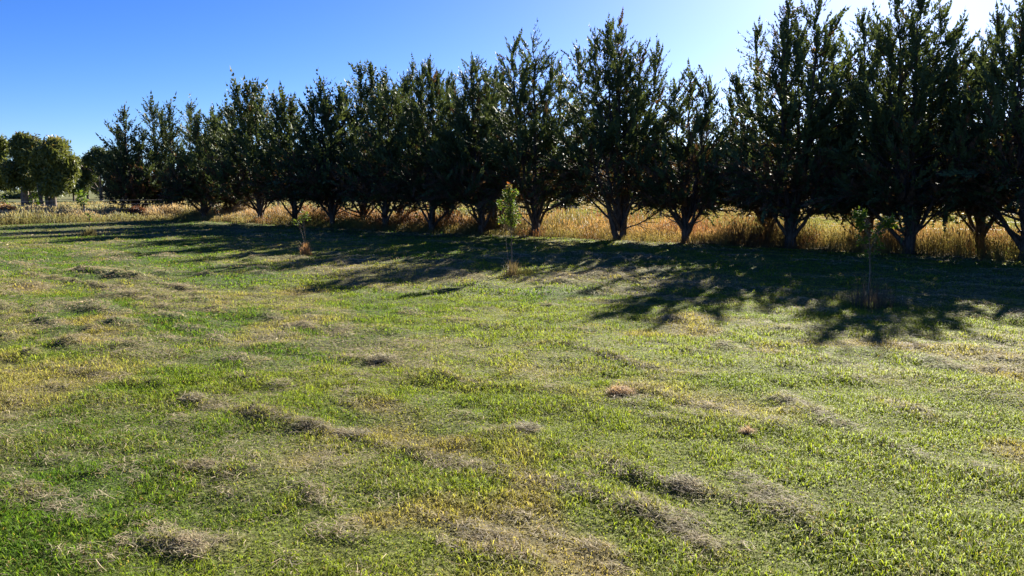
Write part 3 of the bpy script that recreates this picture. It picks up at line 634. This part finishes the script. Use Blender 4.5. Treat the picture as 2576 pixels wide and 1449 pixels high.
tuft(769, 641, 24, 46, 260, ((.40, .21, .08), (.50, .34, .17)), 'orange dry grass tuft round the nearly bare forked sapling', 32, .009)
tuft(2190, 766, 120, 115, 420, ((.09, .085, .06), (.19, .16, .11)), 'large dark tuft of thin tall stalks round the two armed sapling', 33, .005)
tuft(226, 597, 36, 30, 500, ((.10, .12, .05), (.2, .18, .09)), 'small dark tuft round the thin sapling on the far lawn', 34, .012)
tuft(84, 558, 34, 12, 400, ((.36, .22, .1), (.42, .28, .14)), 'small tan tuft at the foot of the fence post in the far strip', 36, .02)

# ------------------------------------------------------------------ hay clumps
def clump(px, py, r, h, n, cols, label, seed, wd=.003):
    g = ground(px, py); rnd = np.random.default_rng(seed)
    d = norm(rnd.normal(0, 1, (n, 3))); d[:, 2] = np.abs(d[:, 2]); q = d*(rnd.random((n, 1))**.6)*np.array([r*1.35, r, h])
    c = lerp(np.array(cols[0]), np.array(cols[1]), rnd.random(n))
    b_ = Buf(); V, Fc, C = straws(q[:, 0], q[:, 1], q[:, 2] + .01, .04, .11, wd*.8, wd*1.6, .1, c, .45); V[:, 2] = np.maximum(V[:, 2], -.02); b_.add(V, Fc, C)
    o = b_.build('hay_clump', M_HAY); o.location = (g[0], g[1], gz1(*g)); tag(o, label, 'hay clump', 'clumps of raked hay on the lawn')
GREY, TAN = ((.22, .22, .15), (.42, .37, .26)), ((.40, .29, .17), (.56, .43, .27))
clump(964, 925, .12, .055, 600, GREY, 'large dark grey green hay clump on the open grass, mid lawn', 41)
clump(1562, 1010, .085, .05, 480, TAN, 'orange tan hay clump shaped like a small nest', 42)
clump(1880, 1110, .035, .03, 220, TAN, 'tiny pale tan hay clump on green grass, near the long straw windrow', 43, .0022)
clump(1322, 1098, .09, .03, 300, GREY, 'small dark hay clump at the head of a short windrow, front lawn', 44, .0025)
clump(1722, 1240, .09, .02, 250, GREY, 'dark matted hay clump with pale stalks on it, front lawn', 45, .0022)
clump(900, 1112, .09, .025, 300, GREY, 'dark hay clump at the start of the long front windrow', 46, .0025)
clump(492, 1018, .09, .03, 350, GREY, 'dark hay clump on the windrow of the left lawn', 47, .0025)

# ------------------------------------------------------------------ fences
def post_mesh(h, r, seed):
    b_ = Buf(); z = np.array([-.3, 0, h*.5, h - .02, h]); tube(b_, np.stack([0*z, 0*z, z], -1), np.array([r, r, r*.97, r*.95, r*.6]), 9, wob=.08); return b_
def fence(p, q, step, label, seed, h=1.15):
    p, q = np.array(p), np.array(q); L = np.linalg.norm(q - p); d = (q - p)/L; n = int(L/step) + 1
    root = empty('wire_fence', (p[0], p[1], 0), label, 'fence', None); me = post_mesh(h, .055, seed).build('post', M_POST, root, True); me.location = (0, 0, gz1(*p)); pts = [p]
    for k in range(1, n):
        w = p + d*step*k; c = me.copy(); COL.objects.link(c); c.parent = root; c.location = (w[0] - p[0], w[1] - p[1], gz1(*w)); c.rotation_euler = (rng.normal(0, .03), rng.normal(0, .03), rng.random()*6); pts.append(w)
    for hz in (.35, .6, .85, 1.05):
        wb = Buf(); tube(wb, np.array([(w[0] - p[0], w[1] - p[1], gz1(*w) + hz) for w in pts]), np.full(n, .004), 5); wb.build('wire', M_WIRE, root)
fence(from_uv(-47, V0 + 7.5), from_uv(23, V0 + 7.5), 4.5, 'low post and wire fence running through the dry grass behind the trees', 51)
fence(from_uv(ULEFT - 1.6, V0 - 18), from_uv(ULEFT - 1.6, V0 + 1), 4.6, 'short wire fence across the far grass strip, left of the row', 52, 1.0)
